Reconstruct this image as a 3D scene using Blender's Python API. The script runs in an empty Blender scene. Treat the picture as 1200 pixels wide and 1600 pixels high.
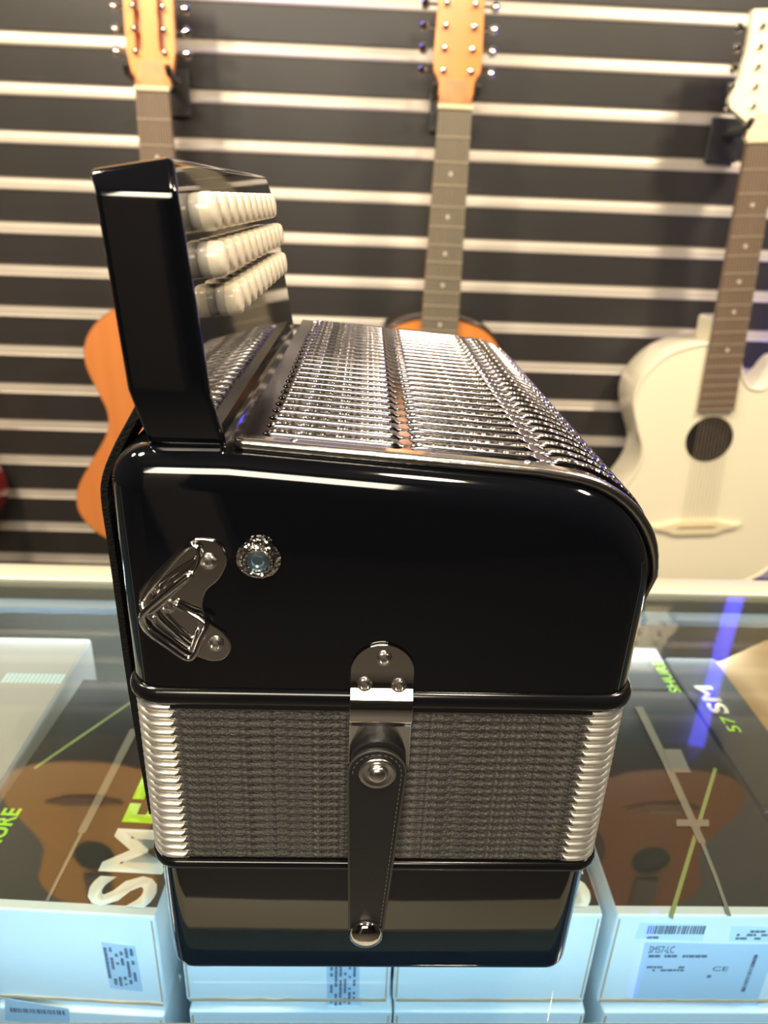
import bpy, bmesh, math, random
from mathutils import Vector, Matrix
random.seed(7)
PI = math.pi
C = bpy.context.scene.collection
ZC = 1.30                                   # camera height above the floor

# ---------------------------------------------------------------- camera
f = 1117.4                                  # focal length for a 1200 x 1600 frame
Yd = Vector((-25, -492, f)).normalized()
Dn = Vector((-101, 2543, f)).normalized(); Dn = (Dn - Yd * Dn.dot(Yd)).normalized()
Xd = Dn.cross(Yd)
Zd = -Dn
if Xd.x < 0: Xd = -Xd
def to_world(v): return Vector((v.dot(Xd), v.dot(Yd), v.dot(Zd)))
cam_d = bpy.data.cameras.new('camera'); cam = bpy.data.objects.new('camera', cam_d); C.objects.link(cam)
bx_, by_, bz_ = to_world(Vector((1, 0, 0))), to_world(Vector((0, -1, 0))), to_world(Vector((0, 0, -1)))
cam.matrix_world = Matrix(((bx_.x, by_.x, bz_.x, 0), (bx_.y, by_.y, bz_.y, 0), (bx_.z, by_.z, bz_.z, ZC), (0, 0, 0, 1)))
cam_d.sensor_fit = 'VERTICAL'; cam_d.sensor_height = 36; cam_d.lens = 36 * f / 1600
cam_d.clip_start = .01
cam_d.dof.use_dof = True; cam_d.dof.focus_distance = .30; cam_d.dof.aperture_fstop = 9.5
bpy.context.scene.camera = cam
def px(x, y, Y):
    "point of the plane at depth Y on the sight line of a picture point"
    d = to_world(Vector((x - 600, y - 800, f))); d = d * (Y / d.y); return Vector((d.x, d.y, d.z + ZC))
def pz(x, y, z):
    d = to_world(Vector((x - 600, y - 800, f))); d = d * ((z) / d.z); return Vector((d.x, d.y, d.z + ZC))

# ---------------------------------------------------------------- world, light, exposure
w = bpy.data.worlds.new('world'); bpy.context.scene.world = w; w.use_nodes = True
w.node_tree.nodes['Background'].inputs[0].default_value = (1.0, .9, .78, 1)
w.node_tree.nodes['Background'].inputs[1].default_value = .12
vs = bpy.context.scene.view_settings
vs.view_transform = 'Standard'; vs.look = 'None'; vs.gamma = 1; vs.use_curve_mapping = False; vs.exposure = .14
def area(name, loc, target, sx, sy, power, col, shape='RECTANGLE'):
    l = bpy.data.lights.new(name, 'AREA'); l.shape = shape; l.size = sx; l.size_y = sy; l.energy = power; l.color = col
    o = bpy.data.objects.new(name, l); C.objects.link(o); o.location = loc
    o.rotation_euler = (Vector(target) - Vector(loc)).to_track_quat('-Z', 'Y').to_euler(); return o
WARM = (1.0, .84, .62)
area('ceiling_lamp_light', (-.75, .25, 2.42), (-.3, 1.4, 1.2), .22, .22, 26, WARM, 'DISK')
area('ceiling_lamp_light', (1.05, .35, 2.42), (.5, 1.4, 1.1), .22, .22, 26, WARM, 'DISK')
area('ceiling_lamp_light', (.25, -.2, 2.42), (.2, .6, 1.0), .18, .18, 8, WARM, 'DISK')
area('ceiling_lamp_light', (-1.3, .5, 2.42), (-.6, 1.4, 1.0), .22, .22, 12, WARM, 'DISK')
area('ceiling_lamp_light', (-.8, -1.7, 2.8), (-.9, -2.5, 1.2), .3, .3, 12, WARM, 'DISK')  # added to brighten the column behind the camera; no lamp is known there
area('counter_light', (.03, .195, ZC - .368), (.03, .30, ZC - .44), .95, .012, 1.45, (.50, .78, 1.0))
area('fill_light', (-.3, -1.75, 2.5), (0, .2, 1.1), 1.2, .7, 46, (1.0, .88, .70))  # added soft fill from behind and above the camera, not a known lamp
area('counter_light', (.03, .563, ZC - .366), (.03, .45, ZC - .45), .95, .012, .8, (.85, .95, 1.0))

# ---------------------------------------------------------------- materials
def mat(name, col, rough=.5, metal=0, bump=None, coat=0, emit=None, var=None, spec=.5, bscale=None, sub=0):
    m = bpy.data.materials.new(name); m.use_nodes = True; nt = m.node_tree; b = nt.nodes['Principled BSDF']
    b.inputs['Base Color'].default_value = (*col, 1); b.inputs['Roughness'].default_value = rough; b.inputs['Metallic'].default_value = metal
    b.inputs['Coat Weight'].default_value = coat; b.inputs['Coat Roughness'].default_value = .03; b.inputs['Specular IOR Level'].default_value = spec
    if sub: b.inputs['Subsurface Weight'].default_value = sub; b.inputs['Subsurface Scale'].default_value = .004
    if emit: b.inputs['Emission Color'].default_value = (*emit[:3], 1); b.inputs['Emission Strength'].default_value = emit[3]
    tc = nt.nodes.new('ShaderNodeTexCoord')
    if var:     # var = (second colour, (sx,sy,sz) scale, detail)
        mp = nt.nodes.new('ShaderNodeMapping'); mp.inputs['Scale'].default_value = var[1]
        nz = nt.nodes.new('ShaderNodeTexNoise'); nz.inputs['Scale'].default_value = 1; nz.inputs['Detail'].default_value = var[2]
        mx = nt.nodes.new('ShaderNodeMix'); mx.data_type = 'RGBA'; mx.inputs[6].default_value = (*col, 1); mx.inputs[7].default_value = (*var[0], 1)
        nt.links.new(tc.outputs['Object'], mp.inputs[0]); nt.links.new(mp.outputs[0], nz.inputs['Vector']); nt.links.new(nz.outputs[0], mx.inputs[0]); nt.links.new(mx.outputs[2], b.inputs['Base Color'])
    if bump:    # bump = (type, (scale), strength, distance)
        mp = nt.nodes.new('ShaderNodeMapping'); mp.inputs['Scale'].default_value = bump[1]
        nz = nt.nodes.new('ShaderNodeTexVoronoi' if bump[0] == 'v' else 'ShaderNodeTexNoise'); nz.inputs['Scale'].default_value = 1
        bp = nt.nodes.new('ShaderNodeBump'); bp.inputs['Strength'].default_value = bump[2]; bp.inputs['Distance'].default_value = bump[3]
        nt.links.new(tc.outputs['Object'], mp.inputs[0]); nt.links.new(mp.outputs[0], nz.inputs['Vector']); nt.links.new(nz.outputs[0], bp.inputs['Height']); nt.links.new(bp.outputs[0], b.inputs['Normal'])
    return m
M = {}
M['lacquer'] = mat('black_lacquer', (.0035, .004, .006), .06, coat=.6, bump=('n', (60, 60, 60), .03, .001))
M['moulding'] = mat('black_moulding', (.006, .006, .007), .16)
M['chrome'] = mat('chrome', (.78, .76, .74), .07, 1)
M['grille_chrome'] = mat('grille_chrome', (.20, .19, .23), .12, 1)
M['rib_chrome'] = mat('rib_chrome', (.36, .35, .37), .13, 1)
M['rib'] = mat('knurled_chrome', (.74, .72, .69), .12, 1, bump=('v', (700, 700, 700), .7, .0008))
M['knurl'] = mat('diamond_cut_chrome', (.46, .44, .41), .22, 1, bump=('v', (650, 650, 650), .8, .0006))
M['rim'] = mat('worn_chrome', (.74, .72, .66), .2, 1, bump=('n', (300, 1500, 1500), .15, .0004))
M['brushed'] = mat('nickel', (.85, .83, .8), .24, 1)
M['corner'] = mat('bellows_corner_metal', (.9, .87, .8), .34, .85)
M['zinc'] = mat('zinc_screw', (.35, .5, .58), .35, 1, bump=('n', (900, 900, 900), .4, .0005))
M['cloth'] = mat('bellows_cloth', (.012, .011, .011), .5, bump=('n', (520, 520, 620), 1.0, .0017), var=((.12, .11, .10), (420, 420, 700), 3))
M['leather'] = mat('black_leather', (.016, .016, .017), .42, bump=('n', (700, 700, 700), .3, .0003))
M['leather_edge'] = mat('leather_edge', (.05, .047, .042), .5)
M['stitch'] = mat('stitch_thread', (.2, .19, .17), .7)
M['velvet'] = mat('black_webbing', (.008, .008, .008), .9, bump=('n', (700, 700, 900), 1.0, .0015), spec=.2)
M['button'] = mat('cream_button', (.93, .83, .64), .25, coat=.3, sub=.1)
M['button_base'] = mat('grey_button_base', (.58, .54, .47), .25, coat=.4)
M['panel'] = mat('black_slat_board', (.024, .022, .021), .42, bump=('n', (30, 30, 30), .1, .002), var=((.034, .031, .029), (3, 3, 3), 3))
M['upper_wall'] = mat('upper_wall_panel', (.34, .32, .28), .6, bump=('n', (3, 3, 3), .1, .002))
M['alu'] = mat('aluminium_channel', (.50, .455, .39), .42, .3, bump=('n', (2, 60, 400), .15, .001))
M['counter_alu'] = mat('counter_aluminium', (.62, .58, .46), .45, .2)
M['rail_dark'] = mat('olive_grey_rail', (.30, .28, .21), .4, .3)
M['pale_blue'] = mat('pale_blue_strip', (.30, .40, .55), .5)
M['gasket_grey'] = mat('dark_grey_gasket', (.07, .07, .065), .5)
M['reflection_strip'] = mat('pale_reflection_strip', (.24, .225, .18), .6)
M['orange'] = mat('orange_wood', (.72, .27, .075), .3, coat=.4, var=((.55, .17, .045), (30, 30, 2), 4))
M['orange_pale'] = mat('orange_wood_pale', (.95, .42, .13), .3, coat=.4, var=((.7, .24, .05), (50, 50, 3), 4))
M['neck_wood'] = mat('mahogany', (.35, .13, .045), .35, coat=.3)
M['sunburst'] = mat('amber_wood', (.85, .34, .07), .25, coat=.5, var=((.6, .17, .03), (20, 20, 2), 4))
M['amber_brown'] = mat('amber_brown_wood', (.45, .17, .05), .3, coat=.4)
M['bright_orange'] = mat('bright_orange_wood', (1.0, .50, .12), .3, coat=.4)
M['dark_edge'] = mat('dark_edge', (.03, .012, .008), .2, coat=.5)
M['white'] = mat('cream_lacquer', (.93, .87, .66), .28, coat=.3)
M['white_side'] = mat('cream_side', (.92, .86, .66), .3, coat=.3)
M['red'] = mat('red_lacquer', (.22, .01, .01), .25, coat=.5)
M['board_brown'] = mat('rosewood', (.20, .135, .095), .45, var=((.13, .085, .06), (40, 40, 4), 3))
M['board_olive'] = mat('fretboard_olive', (.19, .165, .115), .45, var=((.13, .11, .08), (40, 40, 4), 3))
M['nut'] = mat('bone_nut', (.85, .74, .48), .4)
M['string'] = mat('steel_string', (.42, .35, .26), .5, .3)
M['bridge'] = mat('pale_bridge', (.84, .70, .42), .4)
M['bridge_cream'] = mat('cream_bridge', (.88, .78, .52), .35)
M['pearl'] = mat('pearl_inlay', (.7, .66, .6), .3)
M['hole'] = mat('sound_hole_dark', (.012, .008, .005), .8)
M['rosette'] = mat('brown_rosette', (.12, .08, .05), .4)
M['box_white'] = mat('white_card', (.80, .88, .90), .6, bump=('n', (90, 90, 90), .15, .001))
M['box_print'] = mat('black_print', (.035, .033, .029), .35)
M['box_grey'] = mat('grey_card', (.42, .40, .37), .5)
M['kraft'] = mat('kraft_card', (.60, .38, .18), .7, bump=('n', (20, 20, 300), .2, .001))
M['kraft_edge'] = mat('raw_card_edge', (.55, .42, .28), .8)
M['ink'] = mat('grey_ink', (.13, .18, .26), .6)
M['ink_white'] = mat('white_ink', (.84, .80, .66), .5)
M['ink_green'] = mat('green_ink', (.42, .85, .01), .5)
M['ink_olive'] = mat('olive_ink', (.27, .36, .13), .5)
M['label'] = mat('pale_label', (.50, .66, .80), .5)
M['label_light'] = mat('white_label', (.62, .80, .86), .5)
M['inner'] = mat('counter_inside', (.42, .41, .36), .5)
M['shelf_blue'] = mat('dark_blue_shelf', (.05, .09, .14), .5)
M['added_column'] = mat('added_column_paint', (.5, .45, .38), .7)
M['dark_wall'] = mat('dark_wall', (.035, .033, .032), .8)
M['floor'] = mat('floor', (.08, .07, .06), .5)
M['ceiling'] = mat('ceiling', (.10, .095, .09), .8)
M['hanger'] = mat('hanger_steel', (.08, .08, .08), .4, .6)
M['blue_led'] = mat('blue_led', (.02, .02, .3), .4, emit=(.10, .09, 1.0, 7))
M['lamp'] = mat('lamp_glass', (1, 1, 1), .4, emit=(1, .86, .66, 12))
gm = bpy.data.materials.new('counter_glass'); gm.use_nodes = True; nt = gm.node_tree; nt.nodes.clear()
out = nt.nodes.new('ShaderNodeOutputMaterial'); mx = nt.nodes.new('ShaderNodeMixShader'); tr = nt.nodes.new('ShaderNodeBsdfTransparent'); gl = nt.nodes.new('ShaderNodeBsdfGlossy'); fr = nt.nodes.new('ShaderNodeFresnel')
tr.inputs[0].default_value = (.93, .97, .95, 1); gl.inputs['Roughness'].default_value = .015; fr.inputs[0].default_value = 1.75
nt.links.new(fr.outputs[0], mx.inputs[0]); nt.links.new(tr.outputs[0], mx.inputs[1]); nt.links.new(gl.outputs[0], mx.inputs[2]); nt.links.new(mx.outputs[0], out.inputs[0])
M['glass'] = gm
gu = bpy.data.materials.new('glass_underside'); gu.use_nodes = True; nt = gu.node_tree; nt.nodes.clear()
out = nt.nodes.new('ShaderNodeOutputMaterial'); tr = nt.nodes.new('ShaderNodeBsdfTransparent'); tr.inputs[0].default_value = (.97, .99, .98, 1); nt.links.new(tr.outputs[0], out.inputs[0])
M['glass_under'] = gu

# ---------------------------------------------------------------- helpers
def link(name, me, m, parent=None, smooth=False, bevel=0, seg=2):
    mats = m if isinstance(m, (list, tuple)) else [m]
    for x in mats: me.materials.append(M[x])
    if smooth:
        for p in me.polygons: p.use_smooth = True
        if smooth != 'all' and hasattr(me, 'set_sharp_from_angle'): me.set_sharp_from_angle(angle=math.radians(38))
    o = bpy.data.objects.new(name, me); C.objects.link(o)
    if parent is not None: o.parent = parent
    if bevel:
        b = o.modifiers.new('bevel', 'BEVEL'); b.width = bevel; b.segments = seg; b.limit_method = 'ANGLE'; b.angle_limit = math.radians(25)
        for p in me.polygons: p.use_smooth = True
        wn = o.modifiers.new('normals', 'WEIGHTED_NORMAL'); wn.keep_sharp = True
    return o
def root_off(parent):
    v = Vector((0, 0, 0)); p = parent
    while p is not None: v += p.location; p = p.parent
    return v
class MB:
    def __init__(s): s.bm = bmesh.new()
    def box(s, x0, x1, y0, y1, z0, z1, mi=0):
        vs_ = [s.bm.verts.new(p) for p in ((x0, y0, z0), (x1, y0, z0), (x1, y1, z0), (x0, y1, z0), (x0, y0, z1), (x1, y0, z1), (x1, y1, z1), (x0, y1, z1))]
        for q in ((0, 3, 2, 1), (4, 5, 6, 7), (0, 1, 5, 4), (1, 2, 6, 5), (2, 3, 7, 6), (3, 0, 4, 7)):
            fc = s.bm.faces.new([vs_[i] for i in q]); fc.material_index = mi
        return s
    def hexa(s, pts):
        vs_ = [s.bm.verts.new(p) for p in pts]
        for q in ((0, 3, 2, 1), (4, 5, 6, 7), (0, 1, 5, 4), (1, 2, 6, 5), (2, 3, 7, 6), (3, 0, 4, 7)): s.bm.faces.new([vs_[i] for i in q])
        return s
    def loft(s, rows, closed=True, caps=True, loop=False):
        R_ = [[s.bm.verts.new(p) for p in r] for r in rows]; n = len(R_[0])
        rr = list(zip(R_, R_[1:])) + ([(R_[-1], R_[0])] if loop else [])
        for a, b in rr:
            for i in range(n if closed else n - 1):
                j = (i + 1) % n
                try: s.bm.faces.new((a[i], a[j], b[j], b[i]))
                except ValueError: pass
        if caps and closed and not loop: s.bm.faces.new(R_[0][::-1]); s.bm.faces.new(R_[-1])
        return s
    def tube(s, pts, r, n=8, closed=False):
        pts = [Vector(p) for p in pts]; rows = []; prev = None; L = len(pts)
        for i, p in enumerate(pts):
            a = pts[(i - 1) % L] if (closed or i > 0) else p; b = pts[(i + 1) % L] if (closed or i < L - 1) else p
            t = (b - a).normalized()
            if prev is None: u = t.orthogonal().normalized()
            else: u = (prev - t * prev.dot(t)).normalized()
            prev = u; v = t.cross(u); ri = r[i] if isinstance(r, (list, tuple)) else r
            rows.append([p + (u * math.cos(2 * PI * k / n) + v * math.sin(2 * PI * k / n)) * ri for k in range(n)])
        if closed:
            # close with the last ring aligned as well as possible
            return s.loft(rows, loop=True)
        return s.loft(rows)
    def lathe(s, c, axis, prof, n=24):
        c = Vector(c); axis = Vector(axis).normalized(); u = axis.orthogonal().normalized(); v = axis.cross(u)
        rows = []
        for r, h in prof: rows.append([c + axis * h + (u * math.cos(2 * PI * k / n) + v * math.sin(2 * PI * k / n)) * max(r, 1e-5) for k in range(n)])
        return s.loft(rows)
    def prism(s, outline, y0, y1):      # outline in XZ
        return s.loft([[(x, y0, z) for x, z in outline], [(x, y1, z) for x, z in outline]])
    def build(s, name, m, parent=None, smooth=False, bevel=0, seg=2, off=None, local=False):
        bmesh.ops.recalc_face_normals(s.bm, faces=s.bm.faces[:])
        d = Vector((0, 0, 0)) if local else root_off(parent)
        if off is not None: d = Vector(off)
        for v in s.bm.verts: v.co -= d
        me = bpy.data.meshes.new(name); s.bm.to_mesh(me); s.bm.free()
        return link(name, me, m, parent, smooth, bevel, seg)
def thing(name, label, cat, loc=(0, 0, 0), group=None, rot=(0, 0, 0)):
    o = bpy.data.objects.new(name, None); C.objects.link(o); o.location = loc; o.rotation_euler = rot; o.empty_display_size = .02
    o['label'] = label; o['category'] = cat
    if group: o['group'] = group
    return o
def tag(o, label, cat, group=None):
    o['label'] = label; o['category'] = cat
    if group: o['group'] = group
    return o
def struct(o): o['kind'] = 'structure'; return o
def cp(o, parent=None, dl=None, recurse=True):
    c = o.copy(); C.objects.link(c); c.parent = parent if parent is not None else o.parent
    if dl is not None: c.location = o.location + Vector(dl)
    if recurse:
        for ch in list(o.children): cp(ch, c)
    return c
def crom(P, n=6, closed=True):
    out = []; L = len(P)
    for i in range(L if closed else L - 1):
        g = lambda k: Vector(P[k % L] if closed else P[max(0, min(L - 1, k))])
        p0, p1, p2, p3 = g(i - 1), g(i), g(i + 1), g(i + 2)
        for k in range(n):
            t = k / n; out.append(.5 * ((2 * p1) + (p2 - p0) * t + (2 * p0 - 5 * p1 + 4 * p2 - p3) * t * t + (3 * p1 - p0 - 3 * p2 + p3) * t ** 3))
    if not closed: out.append(Vector(P[-1]))
    return out
def text_mesh(txt, size, bold=0):
    cu = bpy.data.curves.new('txt', 'FONT'); cu.body = txt; cu.size = size; cu.extrude = 0; cu.offset = bold; cu.resolution_u = 3
    to = bpy.data.objects.new('txt', cu); C.objects.link(to)
    bpy.context.view_layer.update()
    me = bpy.data.meshes.new_from_object(to.evaluated_get(bpy.context.evaluated_depsgraph_get()))
    bpy.data.objects.remove(to); bpy.data.curves.remove(cu); return me
def lettering(name, txt, origin, xdir, ydir, height, length, m, parent, bold=0):
    "flat print: text of given cap height and length, from origin along xdir"
    me = text_mesh(txt, 1.0, bold)
    xs = [v.co.x for v in me.vertices]; ys = [v.co.y for v in me.vertices]
    x0, x1, y0, y1 = min(xs), max(xs), min(ys), max(ys); X = Vector(xdir).normalized(); Yv = Vector(ydir).normalized(); d = root_off(parent)
    bm = bmesh.new(); bm.from_mesh(me)
    if bold:
        pass
    for v in bm.verts: v.co = Vector(origin) + X * ((v.co.x - x0) / (x1 - x0) * length) + Yv * ((v.co.y - y0) / (y1 - y0) * height) - d
    ext = bmesh.ops.extrude_face_region(bm, geom=bm.faces[:])
    nrm = X.cross(Yv)
    bmesh.ops.translate(bm, vec=nrm * .00012, verts=[g for g in ext['geom'] if isinstance(g, bmesh.types.BMVert)])
    me2 = bpy.data.meshes.new(name); bm.to_mesh(me2); bm.free(); bpy.data.meshes.remove(me)
    return link(name, me2, m, parent)

# ---------------------------------------------------------------- the setting
YW = 1.50
struct(MB().box(-2.4, 2.4, -2.6, YW + .12, -.05, 0).build('floor', 'floor'))
struct(MB().box(-2.4, 2.4, -2.6, YW + .12, 3.1, 3.15).build('ceiling', 'ceiling'))
struct(MB().box(-2.45, -2.4, -2.6, YW + .12, 0, 3.1).build('wall_left', 'dark_wall'))
struct(MB().box(2.4, 2.45, -2.6, YW + .12, 0, 3.1).build('wall_right', 'dark_wall'))
struct(MB().box(-2.4, 2.4, -2.65, -2.6, 0, 3.1).build('wall_front', 'dark_wall'))
wall = struct(MB().box(-2.4, 2.4, YW + .035, YW + .12, 0, 3.1).build('wall_back', 'dark_wall'))
struct(MB().box(-1.06, -.74, -2.6, -2.42, 0, 3.1).build('reflected_column_1', 'added_column', bevel=.005))  # unseen column, added only for its pale reflection in the black lacquer
zs = [ZC + .2347 - .0777 * k - .00027 * k * (k - 1) / 2 * 1.0 for k in range(16)]
zs = [ZC + .2347 + .0777 * k for k in range(4, 0, -1)] + zs
# aluminium channel strips, each with a rounded lip, and black boards between them
def channel_mb():
    prof = [(.034, -.0128), (.002, -.0128), (-.002, -.0118), (-.003, -.0095), (-.0015, -.0075), (.0005, -.0065), (.0015, .000), (.0035, .0075), (.0035, .0095), (.001, .0112), (.004, .0122), (.034, .0128)]
    mb = MB(); mb.loft([[(x, YW + y, z) for y, z in prof] for x in (-2.39, 2.39)]); return mb
MB().box(-2.39, 2.39, YW + .002, YW + .034, zs[0] + .0128, 3.09).build('upper_panel', 'upper_wall', wall)
ch0 = channel_mb().build('metal_channel', 'alu', wall)
bd0 = None
for i, z in enumerate(zs):
    c = ch0 if i == 0 else cp(ch0)
    c.location = (0, 0, z)
    if i < len(zs) - 1:
        h = (z - zs[i + 1]) - .0245
        if bd0 is None: bd0 = MB().box(-2.39, 2.39, YW, YW + .034, -.5, .5).build('slat_board', 'panel', wall)
        b = bd0 if i == 0 else cp(bd0)
        b.location = (0, 0, (z + zs[i + 1]) / 2); b.scale = (1, 1, h)

# ---------------------------------------------------------------- the counter
ZG = ZC - .346
t = thing('glass_counter', 'glass-topped display counter with aluminium rails, under the accordion', 'counter', (.03, .39, 0))
MB().box(-1.0, 1.1, .2062, .602, ZG - .007, ZG).build('glass_top', ['glass', 'glass_under'], t)
g = t.children[0]
for p in g.data.polygons: p.material_index = 0 if p.normal.z > .9 else 1
r = MB().prism([(0, 0)] * 0 + [(-1.02, ZG - .02), (1.12, ZG - .02), (1.12, ZG + .0005), (-1.02, ZG + .0005)], .188, .2057).build('front_rail', 'rail_dark', t, bevel=.001)
def rail(prof, name, m): 
    return MB().loft([[(x, y, ZG + z) for y, z in prof] for x in (-1.02, 1.12)]).build(name, m, t, smooth=True)
rail([(.605, -.02), (.605, .001), (.608, .003), (.628, .004), (.633, .002), (.633, -.02)], 'back_rail', 'counter_alu')
MB().box(-1.02, 1.12, .568, .583, ZG - .013, ZG - .0075).build('glass_support', 'pale_blue', t)
MB().box(-1.02, 1.12, .583, .604, ZG - .013, ZG - .0075).build('gasket', 'gasket_grey', t)
MB().box(-1.02, 1.12, .614, .626, .12, ZG - .02).build('back_panel', 'inner', t)
MB().box(-1.02, 1.12, .188, .626, .10, .12).build('base_board', 'inner', t)
MB().box(-1.02, -1.0, .194, .612, .12, ZG - .02).build('side_panel', 'inner', t)
MB().box(1.10, 1.12, .194, .612, .12, ZG - .02).build('side_panel', 'inner', t)
MB().box(-1.0, 1.1, .188, .193, .12, ZG - .02).build('front_panel', 'shelf_blue', t)
sh = MB().box(-1.0, 1.1, .196, .60, ZC - .372 - .170, ZC - .372 - .164).build('shelf', 'shelf_blue', t)
for sx in (-.99, 1.06):
    for sy in (.19, .57): MB().box(sx, sx + .03, sy, sy + .03, 0, .10).build('foot', 'hanger', t)

# ---------------------------------------------------------------- boxes in the counter
YB = .2819
ZT = ZC - .374
HB = .079
def carton(name, label, x0, x1, y0, y1, z0, z1, top='box_print', group=None, m='box_white', lid=True):
    r = thing(name, label, 'box', ((x0 + x1) / 2, (y0 + y1) / 2, z0), group)
    MB().box(x0, x1, y0, y1, z0, z1 - .001).build('carton', m, r, bevel=.0015)
    if lid:
        # tuck flap: a worn raw edge along the bottom of the front and a folded top lip
        n = 14; ru = []
        for k in range(n + 1):
            x = x0 + .002 + (x1 - x0 - .004) * k / n; h = .0016 + .0014 * random.random(); ru.append((x, h))
        mb = MB(); mb.loft([[(x, y0 - .0008, z0 + .0005), (x, y0 - .0008, z0 + .0005 + h), (x, y0 + .0006, z0 + .0005 + h), (x, y0 + .0006, z0 + .0005)] for x, h in ru]); mb.build('worn_flap_edge', 'kraft_edge', r)
        MB().box(x0 + .0015, x0 + .0025, y0 - .0004, y0 + .0004, z0 + .004, z1 - .004).build('side_fold', 'kraft_edge', r)
        MB().box(x1 - .0028, x1 - .002, y0 - .0004, y0 + .0004, z0 + .004, z1 - .004).build('side_fold', 'kraft_edge', r)
    if top: MB().box(x0 + .001, x1 - .001, y0 + .006, y1 - .001, z1 - .001, z1 - .0004).build('printed_top', top, r)
    return r
def printed(r): return [c for c in r.children if c.name.startswith('printed_top')][0]
def top_of(r): return ZT - .0003
XS = [(-.2365, -.1085), (-.0985, .0255), (.0275, .1465), (.1545, .279)]
labs = ['white-ended microphone box with black printed top, left of the accordion', 'white-ended microphone box directly below the left half of the accordion',
        'blank white microphone box end below the right half of the accordion', 'white microphone box reading SM57-LC on a pale label, right of the accordion']
boxes = []
for k, (x0, x1) in enumerate(XS):
    boxes.append(carton('microphone_box', labs[k], x0, x1, YB, .489, ZT - HB, ZT, group=None))
lower = []
labs2 = ['white box under the far left microphone box, barcode label at its top left', 'white box in the lower tier below the accordion, second from left',
         'white box in the lower tier below the accordion, third from left', 'white box in the lower tier under the box reading SM57-LC']
for k, (x0, x1) in enumerate(XS):
    dx = (-.001, .002, .001, .004)[k]
    lower.append(carton('microphone_box', labs2[k], x0 + dx, x1 + dx, YB - .004, .485, ZT - 2 * HB - .003, ZT - HB - .003, top=None))
zt_ = ZT - .0003
def top_text(txt, x_base, y0, h, L, m, parent, nm='lettering'):
    "letters lying on a box top, reading away from the viewer, tops to the left"
    return lettering(nm, txt, (x_base, y0, zt_), (0, 1, 0), (-1, 0, 0), h, L, m, parent)
for k, bxx in enumerate(boxes):
    x0, x1 = XS[k]
    pt = printed(bxx)
    if k < 3:
        lettering('lettering', 'SM', (x1 - .004, .2865, zt_), (0, 1, 0), (-1, 0, 0), .0395, .054, 'ink_white', pt, bold=.03)
        lettering('lettering', '57', (x1 - .004, .3435, zt_), (0, 1, 0), (-1, 0, 0), .0385, .044, 'ink_green', pt, bold=.03)
        lettering('lettering', 'SHURE', (x0 + .018, .312 if k == 0 else .415, zt_), (0, 1, 0), (-1, 0, 0), .012, .040, 'ink_green', pt, bold=.025)
    # slanting printed line across the top
    if k == 0: p, q = pz(40, 1205, -.374), pz(200, 1088, -.374)
    elif k == 3: p, q = pz(1048, 1434, -.374), pz(1118, 1200, -.374)
    else: p, q = Vector((x0 + .01, .39, 0)), Vector((x0 + .06, .47, 0))
    d = (q - p); d.z = 0; d.normalize(); s_ = Vector((-d.y, d.x, 0)) * .0012
    MB().loft([[(p.x - s_.x, p.y - s_.y, zt_), (p.x + s_.x, p.y + s_.y, zt_), (p.x + s_.x, p.y + s_.y, zt_ + .0001), (p.x - s_.x, p.y - s_.y, zt_ + .0001)],
               [(q.x - s_.x, q.y - s_.y, zt_), (q.x + s_.x, q.y + s_.y, zt_), (q.x + s_.x, q.y + s_.y, zt_ + .0001), (q.x - s_.x, q.y - s_.y, zt_ + .0001)]]).build('printed_line', 'ink_olive', pt)
# labels on the box ends
def quad_label(parent, pts, Y, m='label', nm='label'):
    P = [px(x, y, Y) for x, y in pts]
    P = [(p.x, Y, p.z) for p in P]
    return MB().loft([P, [(x, y - .0002, z) for x, y, z in P]]).build(nm, m, parent)
YL = YB - .0002
def marks(parent, x0, x1, z0, z1, rows, vertical=False, Y=None, dens=.62, nm='fine_print'):
    Y = YL if Y is None else Y
    mb = MB(); 
    for i in range(rows):
        if not vertical:
            zc = z1 - (i + .5) * (z1 - z0) / rows; h = (z1 - z0) / rows * .28; x = x0
            while x < x1:
                wd = random.uniform(.001, .004); 
                if random.random() < dens: mb.box(x, min(x + wd, x1), Y - .0004, Y - .0002, zc - h, zc + h)
                x += wd + .0006
        else:
            xc = x0 + (i + .5) * (x1 - x0) / rows; h = (x1 - x0) / rows * .26; z = z0 + random.random() * .003
            while z < z1:
                wd = random.uniform(.001, .004)
                if random.random() < dens: mb.box(xc - h, xc + h, Y - .0004, Y - .0002, z, min(z + wd, z1))
                z += wd + .0006
    o = mb.build(nm, 'ink', parent); o['kind'] = 'stuff'; return o
def barcode(parent, x0, x1, z0, z1, Y=None, nm='barcode', vertical=False):
    Y = YL if Y is None else Y
    mb = MB(); a = z0 if vertical else x0; e = z1 if vertical else x1
    while a < e:
        wd = random.choice((.0004, .0007, .0011))
        if vertical: mb.box(x0, x1, Y - .0004, Y - .0002, a, a + wd)
        else: mb.box(a, a + wd, Y - .0004, Y - .0002, z0, z1)
        a += wd + random.choice((.0005, .0008, .0012))
    o = mb.build(nm, 'ink', parent); o['kind'] = 'stuff'; return o
D = boxes[3]
P = lambda x, y: px(x, y, YB)
lb = quad_label(D, [(1008, 1472), (1215, 1476), (1180, 1572), (988, 1562)], YB)
l2 = quad_label(D, [(1000, 1441), (1103, 1444), (1098, 1470), (992, 1466)], YB, 'label_light')
l3 = quad_label(D, [(1143, 1446), (1230, 1450), (1226, 1472), (1140, 1470)], YB, 'label_light')
a, b = P(1010, 1458), P(1102, 1446); barcode(l2, a.x, b.x, a.z, b.z)
a, b = P(1010, 1465), P(1045, 1461); marks(l2, a.x, b.x, a.z - .001, b.z, 1)
a, b = P(1148, 1468), P(1215, 1452); marks(l3, a.x, b.x, a.z, b.z, 3)
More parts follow.
